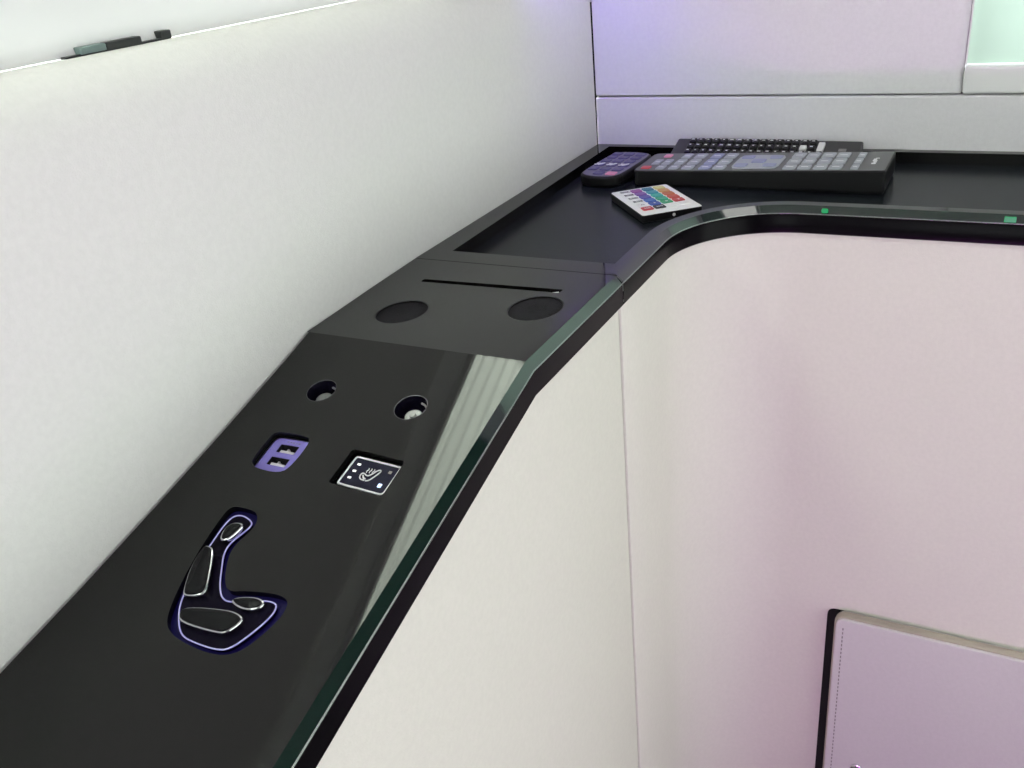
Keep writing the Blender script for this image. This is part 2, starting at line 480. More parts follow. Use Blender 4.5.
for (y0, y1, z0, z1) in ((W3Y0, W3Y1, W3Z0, W3Z0+.02), (W3Y0, W3Y1, W3Z1-.02, W3Z1), (W3Y0, W3Y0+.02, W3Z0+.02, W3Z1-.02), (W3Y1-.02, W3Y1, W3Z0+.02, W3Z1-.02), (.005, .045, W3Z0+.02, W3Z1-.02)):
    mb.box(XR+.005, XR+.03, y0, y1, z0, z1)
mb.build('window_frame', M['frame_white'], w3)
mb = MB(); mb.box(XR+.015, XR+.018, W3Y0+.02, W3Y1-.02, W3Z0+.02, W3Z1-.02); mb.build('window_pane', M['clear_glass'], w3)

# ------------------------------------------------------------------ edge path shared by shelf, linings
AC = (.2735, .690); AR = .0963
def edge_path():
    pts = [(XE, YS+.0004), (XE, .64), (XE, .675)]; nr = [(1, 0)]*3
    for k in range(0, 61):
        a = PI - k/60*PI/2
        pts.append((AC[0] + AR*math.cos(a), AC[1] + AR*math.sin(a))); nr.append((-math.cos(a), -math.sin(a)))
    yy_ = AC[1] + AR
    for x in (.32, .40, .50, .70, 1.0, XR-.001): pts.append((x, yy_)); nr.append((0, -1))
    return pts, nr
EP, EN = edge_path()
YFR = AC[1] + AR
GLASS = [(0, 0), (.0046, -.0056)]
BEAD = [(.0046, -.0056), (.0052, -.0059), (.0052, -.0064), (.0046, -.0068)]
FASC = [(.0046, -.0068), (.0050, -.0074), (.0050, -.0225)]
FBOT = [(.0050, -.0225), (.0038, -.0235), (-.006, -.0235)]

# ------------------------------------------------------------------ linings below (structure)
PX = XE + .0022
mb = MB()
pr = []
path = [(PX, YF, 0), (PX, -.45, 0), (PX, 0, 0), (PX, .2, 0), (PX, YBEND-.001, 0), (PX, YBEND+.004, 0), (PX, YS-.0050, 0), (PX-.0005, YS-.0034, 0), (PX-.0028, YS-.0024, 0)]
def topz(y):
    s_ = max(0, (YBEND - y)/CS)
    z = SH - s_*SN
    return max(z, .30) - .0215
verts = []; faces = []
for (x, y, _) in path:
    tz = topz(y)
    for q in range(9):
        t = q/8; verts.append((x, y, FLOOR + (tz - FLOOR)*t))
for i in range(len(path)-1):
    for q in range(8): faces.append((i*9+q, (i+1)*9+q, (i+1)*9+q+1, i*9+q+1))
mb.add(verts, faces, 0, True)
mb.box(PX-.012, PX-.0035, YS-.006, YS+.006, FLOOR, SH-.030, 1)
struct(mb.build('trim_1', [M['leather_cream'], M['void_black']]), 'cream padded lining under the sloping console')
mb = MB()
path = [(PX-.0032, YS+.0009), (PX-.0001, YS+.0010), (PX, YS+.0014)]
nrm = [(1, 0)]*3
for p, nn in zip(EP[1:], EN[1:]): path.append((p[0] + nn[0]*.0022, p[1] + nn[1]*.0022)); nrm.append(nn)
verts = []; faces = []
for (x, y) in path:
    for q in range(9): verts.append((x, y, FLOOR + (SH-.0215-FLOOR)*q/8))
for i in range(len(path)-1):
    for q in range(8): faces.append((i*9+q, (i+1)*9+q, (i+1)*9+q+1, i*9+q+1))
mb.add(verts, faces, 0, True)
struct(mb.build('trim_2', M['leather_cream']), 'cream padded lining curving round the corner under the shelf')

# ------------------------------------------------------------------ corner shelf
shelf = thing('corner_shelf', 'black corner shelf with a sunken tray that holds the remotes', 'shelf', (.12, .80, SH-.024))
XL = .0032
outer = [(XL, YS+.0004)] + EP + [(XR-.001, YB-.0005), (XL, YB-.0005)]
TD = .0110
tin = [(.0250, .6165), (.1672, .6165), (.1672, .675)]
for k in range(0, 61):
    a = PI - k/60*PI/2; tin.append((AC[0] + (AR+.0100)*math.cos(a), AC[1] + (AR+.0100)*math.sin(a)))
tin += [(.5, YFR+.0100), (1.12, YFR+.0100), (1.12, .9735), (.0205, .9735)]
tin = rpoly(tin, [.003, .003] + [0]*(len(tin)-5) + [.003, .003, .003], 3) if False else tin
mb = MB()
mb.plate(outer, [tin], up_)
mb.skirt(tin, 0, -TD, up_, 0, False)
mb.add([up_(XL, YS+.0004), up_(XE, YS+.0004), up_(XE, YS+.0004, -.02), up_(XL, YS+.0004, -.02)], [(0, 1, 2, 3)])
mb.build('top_rim', M['black_glass'], shelf, recalc=False)
mb = MB(); mb.plate(tin, [], up_, -TD); lab(mb.build('tray_floor', M['tray_rubber'], shelf, recalc=False), 'dark matte sunken tray')
E3 = [(p[0], p[1], SH) for p in EP]
mb = MB(); mb.sweep(E3, EN, GLASS, 0, True, caps=False); lab(mb.build('glass_edge', M['glass_edge'], shelf), 'dark green glass edge')
mb = MB(); mb.sweep(E3, EN, BEAD, 0, True, caps=False); mb.build('edge_bead', M['bead_metal'], shelf)
mb = MB(); mb.sweep(E3, EN, FASC, 0, True, caps=False); mb.sweep(E3, EN, FBOT, 0, False, caps=False); mb.build('fascia', M['piano_black'], shelf)
for (x, w, h) in ((.2895, .0056, .0040), (.4270, .0084, .0044)):  # green reflections on the glass edge, painted as small glowing pieces
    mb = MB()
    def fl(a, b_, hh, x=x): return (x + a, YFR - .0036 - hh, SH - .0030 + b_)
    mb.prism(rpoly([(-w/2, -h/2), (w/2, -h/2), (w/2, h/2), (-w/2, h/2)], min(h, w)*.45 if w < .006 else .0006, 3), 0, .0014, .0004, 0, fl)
    lab(mb.build('edge_glint', M['green_glint'], shelf), 'green glint painted on the glass edge')

# ------------------------------------------------------------------ side console
cons = thing('side_console', 'glossy black side console sloping down along the left wall', 'console', (.095, .40, SH-.10))
# upper flat panel with the slot
slot = rpoly([(.0370, .5482), (.1505, .5518), (.1510, .5585), (.0370, .5535)], .0014, 3)
mb = MB()
upo = [(XE, YBEND), (XE, YS-.0006)] + [(wall_x(y)+.0006, y) for y in (YS-.0006, .57, .53, .50, .48, .46, YBEND)]
spk = [(.0560, .4930, .0178, .0208), (.1462, .5225, .0185, .0222)]
holes = [slot] + [circ(x, y, rx+.0005, 40, ry+.0005) for x, y, rx, ry in spk]
mb.plate(upo, holes, up_)
for hlp in holes: mb.skirt(hlp, 0, -.0045, up_)
mb.plate(slot, [], up_, -.0045)
lab(mb.build('upper_panel', M['black_glass'], cons, recalc=False), 'flat black glass panel with two speakers')
mb = MB(); mb.tube([up_(.1385, .5538, -.0030), up_(.1455, .5552, -.0022), up_(.1485, .5556, -.0016)], .0010, seg=10)
lab(mb.build('metal_pin', M['satin_metal'], cons), 'shiny metal pin at the end of the slot')
for x, y, rx, ry in spk:
    mb = MB()
    K = 6; verts = []; faces = []
    for k in range(K):
        q = 1 - k/K
        verts += [up_(x + (px-x)*q, y + (py-y)*q, -.0012 + .0012*(1-q*q)) for px, py in circ(x, y, rx, 40, ry)]
    verts.append(up_(x, y, 0))
    for k in range(K-1):
        for i in range(40): faces.append((k*40+i, k*40+(i+1) % 40, (k+1)*40+(i+1) % 40, (k+1)*40+i))
    for i in range(40): faces.append(((K-1)*40+i, (K-1)*40+(i+1) % 40, K*40))
    mb.add(verts, faces, 0, True)
    g = mb.build('speaker_grille', M['speaker_mesh'], cons, recalc=False); lab(g, 'black perforated speaker grille')
    mb = MB(); mb.tube([up_(a, b_, -.0004) for a, b_ in circ(x, y, rx+.0002, 40, ry+.0002)], .00045, closed=True, seg=6)
    mb.build('grille_ring', M['dark_grey_plastic'], g)

# sloping panel with its cut-outs
mm = lambda L: [(a/1000., b_/1000.) for a, b_ in L]
sock = [(.0568, .0507, .0103), (.1242, .0520, .0108)]
usb_hole = smooth_loop(mm([[48.5, 89.0], [72, 88.6], [76.6, 91.5], [76.8, 111], [73.0, 119.2], [52.5, 118.8], [47.9, 114.5], [47.4, 96]]), 2)
heat_hole = rpoly(mm([[106.8, 91.0], [143.6, 92.6], [144.0, 119.0], [106.8, 117.6]]), [.003, .0012, .003, .002], 4)
seat_hole = smooth_loop(mm([[58.5, 150.2], [61.4, 147.0], [74.1, 146.8], [79.5, 149.1], [83.3, 155.8], [81.1, 164.7], [79.5, 173], [82.8, 181], [88.6, 190.5], [95.5, 197.0], [106.3, 193.4], [120.4, 190.7], [128.5, 190.7], [133.2, 193.4], [134.4, 201.5], [131.0, 213.4], [126.5, 222.9], [119.9, 228.0], [109.4, 229.9], [93.0, 229.0], [81.5, 226.5], [74.4, 221.5], [69.6, 211.6], [64.8, 196.3], [60.4, 175.1], [58.7, 158.7]]), 2)
SEND = .66
mb = MB()
holes = [circ(x, s_, r, 32) for x, s_, r in sock] + [usb_hole, heat_hole, seat_hole]
led = [(wall_x(YBEND - s_*CS) + .0006, s_) for s_ in [0, .02] + [.04 + .02*k for k in range(16)] + [SEND]]
mb.plate([(a+.0018, b_) for a, b_ in led] + [(XE, SEND), (XE, 0)], holes, lo_)
for (a, b_), (c, d) in zip(led, led[1:]): mb.add([lo_(a+.0018, b_), lo_(c+.0018, d), lo_(c, d, -.0016), lo_(a, b_, -.0016)], [(0, 1, 2, 3)])
for hlp, d in zip(holes, (.012, .012, .0045, .0035, .0040)): mb.skirt(hlp, 0, -d, lo_)
mb.add([lo_(.0011, SEND), lo_(XE, SEND), (XE, YBEND-SEND*CS, FLOOR), (.0011, YBEND-SEND*CS, FLOOR)], [(0, 1, 2, 3)])
lab(mb.build('lower_panel', M['black_glass'], cons, recalc=False), 'sloping black glass panel with sockets and seat switches')

# two recessed sockets
for x, s_, r in sock:
    mb = MB(); mb.tube([lo_(a, b_, -.0004) for a, b_ in circ(x, s_, r-.0004, 36)], .00045, closed=True, seg=8, up=(0, -SN, CS))
    so = mb.build('recessed_socket', M['dark_metal'], cons); lab(so, 'recessed round socket with a metal end')
    mb = MB(); c0 = circ(x, s_, r-.0004, 36); c1 = circ(x, s_, r-.0020, 36)
    mb.add([lo_(a, b_, -.0006) for a, b_ in c0] + [lo_(a, b_, -.0100) for a, b_ in c1], [(i, (i+1) % 36, 36+(i+1) % 36, 36+i) for i in range(36)], 0, True)
    mb.add([lo_(a, b_, -.0100) for a, b_ in c1], [tuple(range(36))])
    mb.build('barrel', M['barrel_black'], so)
    mb = MB()
    def fm(a, b_, h, x=x, s_=s_): return lo_(x + .0012 + a, s_ + .0022 + b_, -.0099 + h)
    mb.prism(circ(0, 0, .0056, 24), 0, .0052, .0008, 0, fm, smooth=False)
    mb.prism(circ(0, 0, .0022, 16), .0050, .0062, .0004, 0, fm)
    mb.build('metal_contact', M['contact_metal'], so)
    mb = MB(); mb.tube([lo_(x + (r-.0021)*math.cos(a*.1), s_ + (r-.0021)*math.sin(a*.1), -.0048) for a in range(-14, 10)], .0007, seg=8)
    mb.build('spring_clip', M['satin_metal'], so)

# USB charger
mb = MB()
face = rpoly(mm([[49.6, 91.2], [74.9, 90.2], [75.2, 116.2], [49.8, 116.8]]), [.0045, .002, .0075, .0025], 5)
p1 = rpoly(mm([[55.6, 95.6], [69.0, 95.0], [69.2, 101.6], [55.8, 102.0]]), .0004, 2)
p2 = rpoly(mm([[55.8, 105.8], [69.2, 105.3], [69.4, 111.8], [56.0, 112.2]]), .0004, 2)
mb.plate(face, [p1, p2], lo_, -.0034); mb.skirt(face, -.0034, -.0044, lo_, 0, True, .0004)
for p in (p1, p2): mb.skirt(p, -.0034, -.0090, lo_)
usb = mb.build('usb_charger', M['violet_lit_plastic'], cons, recalc=False); lab(usb, 'double USB charging socket with violet light in its colour')
for p in (p1, p2):
    mb = MB(); mb.plate(p, [], lo_, -.0088); 
    x0, x1 = min(a for a, _ in p), max(a for a, _ in p); y0, y1 = min(b_ for _, b_ in p), max(b_ for _, b_ in p)
    mb.skirt(inset(p, .00012), -.0036, -.0088, lo_, 0)
    up = mb.build('usb_port', M['void_black'], usb); lab(up, 'dark USB port')
    mb = MB(); mb.prism([(x0+.0022, y1-.0026), (x1-.0014, y1-.0026), (x1-.0014, y1-.0008), (x0+.0022, y1-.0008)], -.0088, -.0040, .0002, 0, lo_)
    mb.prism([(x0+.0040, y0+.0010), (x0+.0052, y0+.0010), (x0+.0052, y1-.0026), (x0+.0040, y1-.0026)], -.0088, -.0062, .0002, 0, lo_)
    mb.build('port_tongue', M['print_white'], usb)
mb = MB()
for k, (a, w) in enumerate(((58.5, 1.4), (60.8, .9), (62.6, 1.6), (65.2, .8), (66.8, 1.5))):
    mb.prism(mm([[a, 92.6], [a+w, 92.6], [a+w, 93.5], [a, 93.5]]), -.0034, -.0033, 0, 0, lo_)
mb.build('printed_mark', M['face_violet_cast'], usb)

# seat heating panel
hface = rpoly(mm([[110.4, 93.7], [142.9, 95.2], [142.6, 117.0], [110.0, 115.6]]), [.0026, .0006, .0034, .0022], 5)
mb = MB(); mb.prism(hface, -.0040, -.0024, .0003, 0, lo_)
hp = mb.build('seat_heater_panel', M['face_violet_cast'], cons); lab(hp, 'white-bordered panel with a heated seat symbol')
hp.data.materials.clear(); hp.data.materials.append(mat('panel_dark', (.012, .011, .026), rough=.35, spec=.06))
mb = MB(); mb.plate(hface, [inset(hface, .0011)], lo_, -.00215); mb.skirt(hface, -.00215, -.003, lo_, 0); mb.skirt(inset(hface, .0011), -.00215, -.0026, lo_, 0)
mb.build('border', M['print_white'], hp, recalc=False)
for (a, b_, w, h, mt, lb) in ((115.8, 99.4, 2.3, 1.3, 'white_led', None), (115.6, 104.5, 2.3, 1.3, 'white_led', None), (115.4, 109.6, 2.3, 1.3, 'white_led', None), (137.7, 100.6, 2.0, 1.9, 'print_grey', 'small grey mark'), (136.7, 110.8, 2.3, 2.6, 'blue_led', 'bluish lit lamp')):
    mb = MB(); mb.prism(rpoly(mm([[a-w/2, b_-h/2], [a+w/2, b_-h/2], [a+w/2, b_+h/2], [a-w/2, b_+h/2]]), .0003, 2), -.0024, -.0020, .0001, 0, lo_)
    o = mb.build('indicator_lamp', M[mt], hp)
    if lb: lab(o, lb)
mb = MB()
UPN = (0, -SN, CS)
def stroke(L, r=.00042): mb.tube([lo_(a/1000+.0011, b_/1000, -.0022) for a, b_ in L], r, seg=6, up=UPN)
stroke(smooth_open([(124.5, 109.6), (121.2, 109.2), (119.9, 107.0), (120.3, 104.9), (122.0, 104.9), (124.4, 106.4), (126.6, 104.6), (128.6, 100.9), (130.3, 100.4), (131.0, 101.6), (129.2, 105.4), (127.4, 109.0), (125.2, 109.7)], 2))
stroke([(122.2, 107.4), (124.6, 108.6)]); stroke([(121.6, 106.2), (123.6, 108.9)])
for q in (0, 1.9, 3.8): stroke(smooth_open([(122.6+q, 104.0), (122.1+q, 102.9), (123.0+q, 101.8), (122.5+q, 100.7)], 2), .0003)
mb.build('seat_symbol', M['print_white'], hp)

# electric seat switch
mb = MB()
mb.plate(seat_hole, [], lo_, -.0040)
sw = mb.build('seat_switch', M['control_well'], cons); lab(sw, 'seat-shaped switch cluster with a painted violet reflection along its outline')
line = smooth_loop(mm([[79.4, 155.6], [77.0, 152.8], [69.2, 150.6], [63.6, 152.5], [62.4, 160.5], [63.4, 169.0], [64.0, 176.7], [66.0, 187.7], [69.5, 200.5], [73.5, 210.7], [78.5, 217.5], [84.1, 223.0], [89.6, 225.9], [99.4, 226.6], [110.9, 226.4], [117.9, 224.2], [123.5, 214.0], [127.6, 202.5], [127.3, 196.5], [124.0, 194.3], [117.0, 195.2], [100.5, 201.4], [94.0, 200.6], [87.6, 194.6], [81.9, 186.0], [75.6, 176.3], [74.5, 169.3], [77.6, 161.3]]), 2)
mb = MB()
mb.prism(line, -.0040, -.0016, .0006, 0, lo_)
mb.build('switch_bezel', M['bezel_black'], sw)
mb = MB(); mb.tube([lo_(a, b_, -.0016) for a, b_ in line], .00042, closed=True, seg=8, up=UPN)
lab(mb.build('trim_line', M['violet_reflection'], sw), 'thin trim outline with a painted violet reflection')
BT = {
 'headrest_button': ([[69.0, 171.0], [66.4, 163.0], [68.3, 158.4], [74.5, 156.6], [77.4, 158.8], [74.4, 169.5]], .0030),
 'backrest_button': ([[62.9, 176.6], [67.6, 175.6], [71.6, 177.5], [81.6, 193.6], [84.9, 200.0], [84.3, 204.0], [75.5, 207.2], [72.2, 205.0], [65.4, 190.5]], .0046),
 'cushion_button': ([[79.3, 216.6], [80.8, 211.6], [104.9, 206.6], [113.3, 206.9], [117.6, 209.4], [113.4, 218.2], [108.8, 220.1], [84.0, 221.0]], .0048),
 'lumbar_button': ([[102.0, 202.2], [104.1, 198.6], [115.9, 195.2], [122.2, 197.2], [119.9, 202.4], [111.3, 204.6]], .0036)}
for nm, (L, hgt) in BT.items():
    base = smooth_loop(mm(L), 2)
    mb = MB(); mb.prism(base, -.0018, hgt*.42, .0008, 0, lo_, smooth=False)
    bt = mb.build(nm, M['rim_chrome'], sw); lab(bt, 'chrome-edged black ' + nm.replace('_', ' '))
    cap = inset(base, .0010)
    mb = MB(); mb.prism(cap, hgt*.40, hgt*.62, .0006, 0, lo_, dome=.0006)
    mb.build('button_cap', M['cap_black'], bt)

# edge strip and fascia of the console
EPC = [(XE, YS-.0006, SH), (XE, .52, SH), (XE, YBEND, SH)] + [(XE, YBEND - s_*CS, SH - s_*SN) for s_ in (.05, .12, .2, .3, .45, SEND)]
ENC = [(1, 0)]*len(EPC)
mb = MB(); mb.sweep(EPC, ENC, GLASS, 0, True, caps=False); lab(mb.build('glass_edge', M['glass_edge'], cons), 'dark green glass edge')
mb = MB(); mb.sweep(EPC, ENC, BEAD, 0, True, caps=False); mb.build('edge_bead', M['bead_metal'], cons)
mb = MB(); mb.sweep(EPC, ENC, FASC, 0, False, caps=False); mb.sweep(EPC, ENC, FBOT, 0, False, caps=False)
mb.add([(XE+a, YS-.0006, SH+z) for a, z in ((-.006, 0), (0, 0), (.0048, -.005), (.005, -.007), (.005, -.0225), (-.006, -.0225))], [tuple(range(6))])
mb.build('fascia', M['piano_black'], cons)

# ------------------------------------------------------------------ storage flap in the lining
FY = YFR - .0022
FX0, FX1, FZ0, FZ1 = .3265, .700, -.165, .2015
flap = thing('storage_flap', 'stitched cream leather storage flap in the lining at the lower right', 'flap', ((FX0+FX1)/2, FY, FZ0))
def ff(a, b_, h): return (a, FY - h, b_)
hole = rpoly([(FX0-.0115, FZ0-.004), (FX1+.004, FZ0-.004), (FX1+.004, FZ1-.001), (FX0-.0105, FZ1-.001)], [.004, .004, .004, .009], 5)
fo = rpoly([(FX0, FZ0), (FX1, FZ0), (FX1, FZ1), (FX0, FZ1)], [.008, .008, .008, .010], 6)
mb = MB(); mb.prism(hole, -.002, .0012, .0006, 0, ff); mb.build('gap_seal', M['void_black'], flap)
mb = MB(); mb.prism(fo, .0012, .0150, .0018, 0, ff, steps=4); mb.build('flap_board', M['leather_flap'], flap)
mb = MB(); mb.tube([ff(a, b_, .0078) for a, b_ in inset(fo, -.0004)], .0016, closed=True, seg=8, up=(0, -1, 0), flat=3.4)
lab(mb.build('edge_binding', M['leather_edge'], flap), 'tan edge binding')
mb = MB(); st = inset(rpoly([(FX0, FZ0), (FX1, FZ0), (FX1, FZ1), (FX0, FZ1)], .010, 6), .0075)
for i in range(len(st)):
    a = Vector(st[i]); c = Vector(st[(i+1) % len(st)]); L = (c-a).length
    k = max(1, int(L/.0052))
    if L < .002 or (abs(a.y-c.y) < .001 and a.y > 0): continue
    for q in range(k):
        p = a + (c-a)*((q+.15)/k); r = a + (c-a)*((q+.62)/k)
        mb.tube([ff(p.x, p.y, .0150), ff((p.x+r.x)/2, (p.y+r.y)/2, .0154), ff(r.x, r.y, .0150)], .00060, seg=5, up=(0, -1, 0))
mb.build('stitching', M['stitch'], flap)
def fs(a, b_, h): return (.3602 + a, FY - h, .0010 + b_)
mb = MB(); mb.prism(circ(0, 0, .0068, 28), .0148, .0172, .0008, 0, fs, dome=.0012); lab(mb.build('snap_stud', M['chrome'], flap), 'round chrome snap stud')

# ------------------------------------------------------------------ remotes
TF = SH - TD
def text_mesh(txt, size, material, parent, name, loc, rot_z):
    cu = bpy.data.curves.new(name, 'FONT'); cu.body = txt; cu.size = size; cu.align_x = 'CENTER'; cu.align_y = 'CENTER'; cu.extrude = .00008
    tmp = bpy.data.objects.new(name, cu); COL.objects.link(tmp)
    bpy.context.view_layer.update()
    me = bpy.data.meshes.new_from_object(tmp.evaluated_get(bpy.context.evaluated_depsgraph_get()))
    bpy.data.objects.remove(tmp)
    me.materials.clear(); me.materials.append(material)
    me.transform(Matrix.Translation(loc) @ Matrix.Rotation(rot_z, 4, 'Z'))
    o = bpy.data.objects.new(name, me); COL.objects.link(o); o.parent = parent
    return o

# small white LED-strip remote: local x = right across the keys, y = towards its head
ang = math.atan2(-.064, .0555)
r = thing('mini_remote', 'small white remote with rainbow coloured keys lying alone in the tray', 'remote control', (.1362, .7960, TF+.0002), (0, 0, ang - PI/2), 'remotes in the tray')
W_, L_ = .0285, .0425
mb = MB(); mb.prism(rpoly([(-W_, -L_), (W_, -L_), (W_, L_), (-W_, L_)], .003, 4), 0, .0066, .0006, 0, bottom_bev=.0008); body = mb.build('body', M['black_plastic'], r, local=True)
mb = MB(); mb.prism(rpoly([(-W_+.0005, -L_+.0005), (W_-.0005, -L_+.0005), (W_-.0005, L_-.0005), (-W_+.0005, L_-.0005)], .0025, 4), .0066, .0071, .0002, 0); plate = mb.build('face_plate', M['white_plastic'], r, local=True); lab(plate, 'white face plate')
mb = MB(); mb.prism(circ(0, 0, .0015, 14), 0, .0012, .0006, 0, lambda a, b_, h: (a - .001, L_ - .0006 + h, .0036 + b_)); lab(mb.build('infrared_diode', M['white_plastic'], r, local=True), 'clear infrared diode')
KC = [[(.86, .86, .86), (.86, .86, .86), (.02, .02, .03), (.62, .05, .07)],
      [(.66, .06, .06), (.03, .40, .17), (.04, .10, .50), (.86, .86, .86)],
      [(.70, .10, .07), (.04, .48, .30), (.06, .18, .62), (.86, .86, .86)],
      [(.74, .20, .08), (.05, .50, .46), (.13, .10, .52), (.86, .86, .86)],
      [(.80, .42, .16), (.05, .36, .48), (.26, .10, .46), (.86, .86, .86)],
      [(.86, .78, .34), (.04, .22, .38), (.42, .10, .44), (.86, .86, .86)]]
LG = [['', '', 'OFF', 'ON'], ['R', 'G', 'B', 'W'], ['', '', '', 'FLASH'], ['', '', '', 'STROBE'], ['', '', '', 'FADE'], ['', '', '', 'SMOOTH']]
kmats = {}
for i in range(6):
    for j in range(4):
        c = KC[i][j]
        km = kmats.setdefault(c, mat('rainbow_key', c if min(c) > .8 else tuple(v*.72 for v in c), rough=.45))
        cx = -.0172 + j*.01150; cy = .0255 - i*.0117
        mb = MB(); mb.prism(rpoly([(cx-.0050, cy-.0047), (cx+.0050, cy-.0047), (cx+.0050, cy+.0047), (cx-.0050, cy+.0047)], .0016, 3), .0071, .0080, .0004, 0)
        key = mb.build('key', km, r, local=True)
        if j == 3 and i >= 2:   # dark caption bar of the four effect keys
            mb = MB(); mb.prism(rpoly([(cx-.0044, cy-.0021), (cx+.0044, cy-.0021), (cx+.0044, cy+.0021), (cx-.0044, cy+.0021)], .0004, 2), .0080, .00806, 0, 0)
            mb.build('caption', M['print_dark'], key, local=True)
        if LG[i][j] and not (j == 3 and i >= 2):
            text_mesh(LG[i][j], .0036, M['print_dark'] if c[0] > .8 else M['print_white'], key, 'caption', (cx, cy, .00805), 0)
        elif LG[i][j]:
            text_mesh(LG[i][j], .0021, M['print_white'], key, 'caption', (cx, cy, .00812), 0)

# large wedge-shaped AV remote: local x along its length (head at -x)
BX0, BX1 = .0895, .3257
r = thing('large_remote', 'long thick black remote with rows of grey keys and a red key', 'remote control', (.2076, .8967, TF+.0002), (0, 0, 0), 'remotes in the tray')
hl = (BX1-BX0)/2; hw = .0353
zl, zr = .0145, .0215
def top_z(x): return zl + (zr - zl)*(x + hl)/(2*hl)
def fb(a, b_, h): return (a, b_, h*top_z(a) if h <= 1 else top_z(a) + (h-1))
out = rpoly([(-hl, -hw), (hl, -hw), (hl, hw), (-hl, hw)], [.009, .0035, .0035, .009], 5)
mb = MB(); n = len(out)
rings = [(inset(out, .0015), 0.), (out, .12), (out, .93), (inset(out, .0006), .985), (inset(out, .0014), 1.)]
verts = []; faces = []
for o_, h in rings: verts += [fb(a, b_, h) for a, b_ in o_]
for q in range(len(rings)-1):
    for i in range(n): faces.append((q*n+i, q*n+(i+1) % n, (q+1)*n+(i+1) % n, (q+1)*n+i))
mb.add(verts, faces, 0, False); mb.add(verts[:n], [tuple(range(n))])
body = mb.build('body', M['black_plastic'], r, local=True)
mb = MB(); mb.prism(inset(out, .0014), 1., 1.0002, 0, 0, fb); fp = mb.build('face_plate', M['grey_plastic'], r, local=True); lab(fp, 'dark grey face plate')
def bigkey(x, y, w, d, m_, h=.0011, nm='key'):
    mb = MB(); mb.prism(rpoly([(x-w/2, y-d/2), (x+w/2, y-d/2), (x+w/2, y+d/2), (x-w/2, y+d/2)], min(w, d)*.2, 2), 1.0002, 1.0002+h, .0004, 0, fb)
    return mb.build(nm, m_, r, local=True)
lab(bigkey(-.1070, -.0240, .0095, .0085, M['key_red']), 'red power key')
lab(bigkey(-.0990, .0215, .0080, .0105, M['key_pink']), 'pink key')
cols = [(-.0985, .0075, 'key_grey'), (-.0880, .0075, 'key_grey'), (-.0745, .0085, 'key_grey'), (-.0605, .0100, 'key_grey'), (-.0470, .0100, 'key_blue'), (-.0330, .0105, 'key_grey'),
        (.0330, .0105, 'key_grey'), (.0465, .0105, 'key_grey'), (.0605, .0105, 'key_grey'), (.0740, .0105, 'key_grey'), (.0905, .0060, 'key_grey')]
for k, (x, w, kk) in enumerate(cols):
    x += -.0035 if x < -.06 else 0; w *= 1.10
    for q, y in enumerate((-.0240, -.0035, .0190)):
        if k == 0 and q != 1: continue
        if k == 1 and q == 2: continue
        key = bigkey(x, y, w, .0190 if q else .0150, M[kk])
        mb = MB(); mb.prism([(x-w*.28, y-.0012), (x+w*.28, y-.0012), (x+w*.28, y+.0006), (x-w*.28, y+.0006)], 1.00132, 1.00138, 0, 0, fb)
        mb.build('caption', M['print_white'], key, local=True)
pad = bigkey(-.0005, -.0030, .0440, .0500, M['key_grey'], .0008, 'navigation_pad')
for q in range(2):
    for s_ in (-1, 1): bigkey(s_*.0135 - .0005, -.0030 + (q-.5)*.030, .0120, .0110, M['key_blue'], .0016)
bigkey(-.0005, -.0030, .0130, .0130, M['key_blue'], .0018)
mb = MB()
for k, (dx, dy, w, d) in enumerate(((0, -.0085, .0038, .0040), (.0006, -.0035, .0030, .0034), (0, .0012, .0042, .0032), (-.0004, .0062, .0030, .0044), (.0012, .0104, .0034, .0022))):
    mb.prism(rpoly([(.1042+dx-w/2, -.001+dy-d/2), (.1042+dx+w/2, -.001+dy-d/2), (.1042+dx+w/2, -.001+dy+d/2), (.1042+dx-w/2, -.001+dy+d/2)], .0008, 2), 1.0002, 1.0004, 0, 0, fb)
lab(mb.build('printed_mark', M['print_white'], r, local=True), 'small white printed mark')

# remote behind it, tilted up onto the back rim
r = thing('ridged_remote', 'slim dark remote with raised black keys behind the long grey-keyed remote', 'remote control', (.1965, .9590, TF+.0050), (math.radians(17.5), 0, math.radians(-.3)), 'remotes in the tray')
hl, hw = .0945, .0170
mb = MB(); mb.prism(rpoly([(-hl, -hw), (hl, -hw), (hl, hw), (-hl, hw)], .003, 4), -.0010, .0120, .0012, 0, bottom_bev=.0012); body = mb.build('body', M['dark_grey_plastic'], r, local=True)
for i in range(17):
    for j in range(3):
        x = -.0760 + i*.00825; y = -.0110 + j*.0105
        if i == 16 and j == 2: continue
        white = (i == 14 and j == 1)
        tall = (i == 16)
        if tall and j == 1:
            mb = MB(); mb.prism(rpoly([(x-.0028, y-.006), (x+.0036, y-.006), (x+.0036, y+.0105), (x-.0028, y+.0105)], .0015, 3), .0120, .0146, .0008, 0)
            lab(mb.build('key', M['key_white'], r, local=True), 'white key'); continue
        mb = MB(); mb.prism(rpoly([(x-.0034, y-.0038), (x+.0034, y-.0038), (x+.0034, y+.0038), (x-.0034, y+.0038)], .0014, 3), .0120, .0150, .0009, 0, dome=.0007)
        key = mb.build('key', M['key_white'] if white else M['key_black'], r, local=True)
        if white: lab(key, 'white key'); continue
        w = .0008 + .0010*random.random()
        mb = MB(); mb.prism([(x-w, y-.0009), (x+w, y-.0009), (x+w, y+.0005), (x-w, y+.0005)], .01500, .01580, 0, 0)
        mb.build('caption', M['print_white'], key, local=True)
mb = MB(); mb.prism([(.0735, -.003), (.0810, -.003), (.0810, .002), (.0735, .002)], .0120, .01212, 0, 0); mb.build('printed_mark', M['print_grey'], r, local=True)

